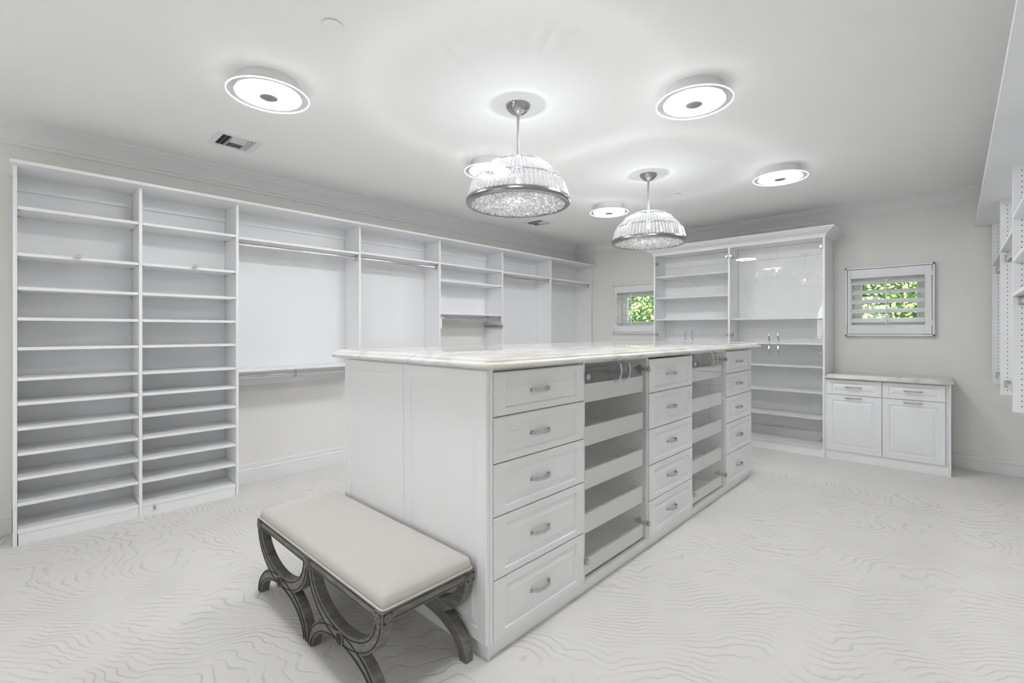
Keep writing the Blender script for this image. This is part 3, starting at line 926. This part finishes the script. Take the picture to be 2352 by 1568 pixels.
p1 = pendant('near crystal dome pendant hanging over the island, the larger one')
p1.location = (2.046, 1.885, ZC)
p2 = copy_tree(p1); p2['label'] = 'far crystal dome pendant hanging over the island, nearer the glass cabinet'
p2.location = (3.711, 1.905, ZC)

# ------------------------------------------------------------------ ceiling vents and sprinkler covers
def vent(label):
    u = thing('ceiling_vent', label, 'vent', (0, 0, ZC), 'square ceiling air vents')
    s = .142; q = .104; z = ZC
    b = BM()
    box(b, -s, s, -s, -q, z - .006, z); box(b, -s, s, q, s, z - .006, z); box(b, -s, -q, -q, q, z - .006, z); box(b, q, s, -q, q, z - .006, z)
    obj('frame', b, M['trim'], u)
    obj('backing', bx(-q, q, -q, q, z - .0012, z - .0002), M['duct'], u)
    def slat(x0, x1, y0, y1, tx, ty):
        b = BM()
        # a thin blade leaning: lower edge shifted by (tx,ty)
        loft(b, [[(x0, y0, z - .002), (x1, y0, z - .002), (x1, y1, z - .002), (x0, y1, z - .002)],
                 [(x0 + tx, y0 + ty, z - .013), (x1 + tx, y0 + ty, z - .013), (x1 + tx, y1 + ty, z - .013), (x0 + tx, y1 + ty, z - .013)]])
        obj('slat', b, M['filter'], u)
    for x in (-.075, -.052): slat(x - .001, x + .001, -q, q, -.008, 0)
    for k in range(8):
        y = -q + .014 + k * .0255
        slat(-.045, .052, y - .0011, y + .0011, 0, .013 if k < 4 else -.013)
    for x in (.062, .085): slat(x - .001, x + .001, -q, q, .012, 0)
    b = BM(); box(b, -.048, -.0455, -q, q, z - .014, z - .002); box(b, .0525, .055, -q, q, z - .014, z - .002)
    obj('divider', b, M['filter'], u)
    return u
v1 = vent('square white ceiling air vent at the left, near the crown moulding'); v1.location = (1.065, 3.70, ZC)
v2 = copy_tree(v1); v2['label'] = 'small far ceiling air vent just below the near crystal pendant'; v2.location = (4.42, 3.73, ZC)
for (x, y), lb in (((.947, 1.972), 'small round white sprinkler cover at the top left of the ceiling'), ((4.446, 1.985), 'small round white sprinkler cover beside the far pendant rod')):
    b = BM(); lathe(b, [(.030, ZC), (.030, ZC - .003), (.041, ZC - .003), (.041, ZC - .006), (.036, ZC - .0075)], x, y, 32)
    o = obj('sprinkler_cover', b, M['ceiling'], org=(x, y, ZC), smooth=40); tag(o, lb, 'ceiling cover', 'sprinkler covers')

# ------------------------------------------------------------------ bench
BX0, BX1, BY0, BY1, BZ = .835, 1.245, 1.384, 2.549, .360
bench = thing('upholstered_bench', 'long bench with beige linen cushion and curved grey wooden legs beside the island', 'bench', (1.04, 1.966, 0))
FT = .042   # thickness of the side frames
# rails
def rail(x0, x1, y0, y1):
    b = BM()
    box(b, x0, x1, y0, y1, .318, BZ, .002)
    return b
for x0, x1 in ((BX0 + .003, BX0 + FT - .003), (BX1 - FT + .003, BX1 - .003)):
    r = obj('rail', rail(x0, x1, BY0 + .04, BY1 - .04), M['wood'], bench)
    f = x0 if x0 < 1 else x1
    sg = -1 if x0 < 1 else 1
    b = BM()
    for z in (.326, .352): box(b, min(f, f + sg * .0016), max(f, f + sg * .0016), BY0 + .042, BY1 - .042, z - .0012, z + .0012)
    obj('groove', b, M['wood_dark'], r)
for y0, y1, sg in ((BY0 + .003, BY0 + .040, -1), (BY1 - .040, BY1 - .003, 1)):
    r = obj('rail', rail(BX0 + .04, BX1 - .04, y0, y1), M['wood'], bench)
    f = y0 if sg < 0 else y1
    b = BM()
    for z in (.326, .352): box(b, BX0 + .042, BX1 - .042, min(f, f + sg * .0016), max(f, f + sg * .0016), z - .0012, z + .0012)
    obj('groove', b, M['wood_dark'], r)
def arc_band(bm, x0, x1, cy, cz, ao, bo, ai, bi, up, n=30, zmin=None):
    """half-elliptic band (up = +1 arch, -1 bowl)"""
    loops = []
    for k in range(n + 1):
        t = PI * k / n
        o_ = (cy + ao * math.cos(t), cz + up * bo * math.sin(t)); i_ = (cy + ai * math.cos(t), cz + up * bi * math.sin(t))
        c = .003
        dy, dz = (i_[0] - o_[0]), (i_[1] - o_[1]); L = math.hypot(dy, dz); dy /= L; dz /= L
        loops.append([(x0 + c, o_[0], o_[1]), (x0, o_[0] + dy * c, o_[1] + dz * c), (x0, i_[0] - dy * c, i_[1] - dz * c), (x0 + c, i_[0], i_[1]),
                      (x1 - c, i_[0], i_[1]), (x1, i_[0] - dy * c, i_[1] - dz * c), (x1, o_[0] + dy * c, o_[1] + dz * c), (x1 - c, o_[0], o_[1])])
    loft(bm, loops)
HWD = (BY1 - BY0) / 4
def rosette(bm, c, r, axis):
    # petals standing on a small plate
    for k in range(14):
        a = 2 * PI * k / 14
        da = .13
        pts = [(r * .22, -.02), (r * .92, -.055), (r * .92, .055), (r * .22, .02)]
        lp = []
        for dep in (0, .0022):
            lp.append([(dep, (rr * math.cos(a + w * (1.6 if rr > r * .5 else 1)), rr * math.sin(a + w * (1.6 if rr > r * .5 else 1)))) for rr, w in ((r * .24, -.25), (r * .92, -.11), (r * .92, .11), (r * .24, .25))])
        loft(bm, [[axis(c, d, p) for d, p in l] for l in lp])
    loft(bm, [[axis(c, d, (r * .2 * math.cos(2 * PI * j / 8), r * .2 * math.sin(2 * PI * j / 8))) for j in range(8)] for d in (0, .004)])
axx = lambda sg: (lambda c, d, p: (c[0] + sg * d, c[1] + p[0], c[2] + p[1]))
ayy = lambda sg: (lambda c, d, p: (c[0] + p[0], c[1] + sg * d, c[2] + p[1]))
for fx0, fx1, out in ((BX0, BX0 + FT, -1), (BX1 - FT, BX1, 1)):
    for cy in (BY0 + HWD, BY1 - HWD):
        b = BM()
        arc_band(b, fx0, fx1, cy, .330, HWD, .208, HWD - .044, .150, -1)
        up = obj('upper_arc', b, M['wood'], bench, smooth=35)
        b = BM()
        arc_band(b, fx0 + .0012, fx1 - .0012, cy, 0.0, HWD - .001, .178, HWD - .042, .122, 1)
        lo_ = obj('leg_arc', b, M['wood'], bench, smooth=35)
        # carved lines following both curves, on the outer face
        f = fx0 if out < 0 else fx1
        g = BM()
        for a_, b_ in ((HWD - .009, .197), (HWD - .035, .161)):
            arc_band(g, min(f, f + out * .0006), max(f, f + out * .0006), cy, .330, a_ + .0005, b_ + .0005, a_ - .0005, b_ - .0005, -1)
        obj('groove', g, M['wood_dark'], up)
        g = BM()
        f2 = f
        for a_, b_ in ((HWD - .010, .168), (HWD - .033, .132)):
            arc_band(g, min(f2, f2 + out * .0004) , max(f2, f2 + out * .0004), cy, 0, a_ + .0005, b_ + .0005, a_ - .0005, b_ - .0005, 1)
        obj('groove', g, M['wood_dark'], lo_)
        # round medallion
        m_ = BM(); cyl(m_, (f - out * .002, cy, .150), (f + out * .007, cy, .150), .026, 28)
        md = obj('medallion', m_, M['wood'], bench, smooth=40)
        m_ = BM(); cyl(m_, (f + out * .0065, cy, .150), (f + out * .0075, cy, .150), .021, 24)
        rosette(m_, (f + out * .0075, cy, .150), .021, axx(out))
        obj('rosette', m_, M['wood_dark'], md)
    for cy in (BY0 + .021, (BY0 + BY1) / 2, BY1 - .021):
        bl = obj('corner_block', bx(fx0 - (.003 if out < 0 else 0), fx1 + (.003 if out > 0 else 0), cy - .023, cy + .023, .312, BZ + .001, .002), M['wood'], bench)
        f = fx0 - .003 if out < 0 else fx1 + .003
        m_ = BM(); box(m_, min(f, f + out * .0008), max(f, f + out * .0008), cy - .019, cy + .019, .318, .356)
        obj('carved_ground', m_, M['wood_dark'], bl)
        m_ = BM(); rosette(m_, (f + out * .0008, cy, .337), .0195, axx(out))
        obj('rosette', m_, M['wood'], bl)
        if abs(cy - (BY0 + BY1) / 2) > .1:
            sg = -1 if cy < 1.9 else 1
            fy = cy + sg * .023; xc = (fx0 + fx1) / 2
            m_ = BM(); box(m_, xc - .018, xc + .018, min(fy, fy + sg * .0008), max(fy, fy + sg * .0008), .318, .356)
            obj('carved_ground', m_, M['wood_dark'], bl)
            m_ = BM(); rosette(m_, (xc, fy + sg * .0008, .337), .0185, ayy(sg))
            obj('rosette', m_, M['wood'], bl)
obj('stretcher', bx(BX0 + FT, BX1 - FT, 1.952, 1.980, .318, .345, .002), M['wood'], bench)
# cushion: domed upholstered pad with piping
b = BM()
def rr(x0, x1, y0, y1, r, z, n=5):
    pts = []
    for cx, cy, a0 in ((x1 - r, y1 - r, 0), (x0 + r, y1 - r, PI / 2), (x0 + r, y0 + r, PI), (x1 - r, y0 + r, 3 * PI / 2)):
        for k in range(n + 1):
            a = a0 + PI / 2 * k / n
            pts.append((cx + r * math.cos(a), cy + r * math.sin(a), z))
    return pts
loops = []
for ins, z, r in ((.010, .3605, .012), (.006, .366, .014), (.005, .385, .016), (.008, .398, .020), (.014, .406, .026), (.028, .4135, .034), (.06, .421, .05), (.11, .427, .06), (.17, .430, .03)):
    loops.append(rr(BX0 + ins, BX1 - ins, BY0 + ins, BY1 - ins, r, z))
loft(b, loops)
cu = obj('cushion', b, M['linen'], bench, label='beige linen cushion', smooth=60)
b = BM()
path = rr(BX0 + .003, BX1 - .003, BY0 + .003, BY1 - .003, .014, .3655)
n = len(path); lp = []
for i in range(n + 1):
    p = Vector(path[i % n]); q = Vector(path[(i + 1) % n]); o_ = Vector(path[(i - 1) % n])
    d = (q - o_).normalized(); s = Vector((-d.y, d.x, 0))
    lp.append([p + (s * math.cos(2 * PI * j / 8) + Vector((0, 0, 1)) * math.sin(2 * PI * j / 8)) * .0045 for j in range(8)])
loft(b, lp, cap0=False, cap1=False)
obj('piping', b, M['linen'], cu, smooth=True)
b = BM()
for x, y in ((BX0 + .011, BY0 + .011), (BX1 - .011, BY0 + .011), (BX0 + .011, BY1 - .011), (BX1 - .011, BY1 - .011)):
    cyl(b, (x, y, .37), (x + (.004 if x < 1 else -.004), y + (.004 if y < 1.9 else -.004), .405), .0014, 6)
obj('corner_seam', b, M['linen'], cu)
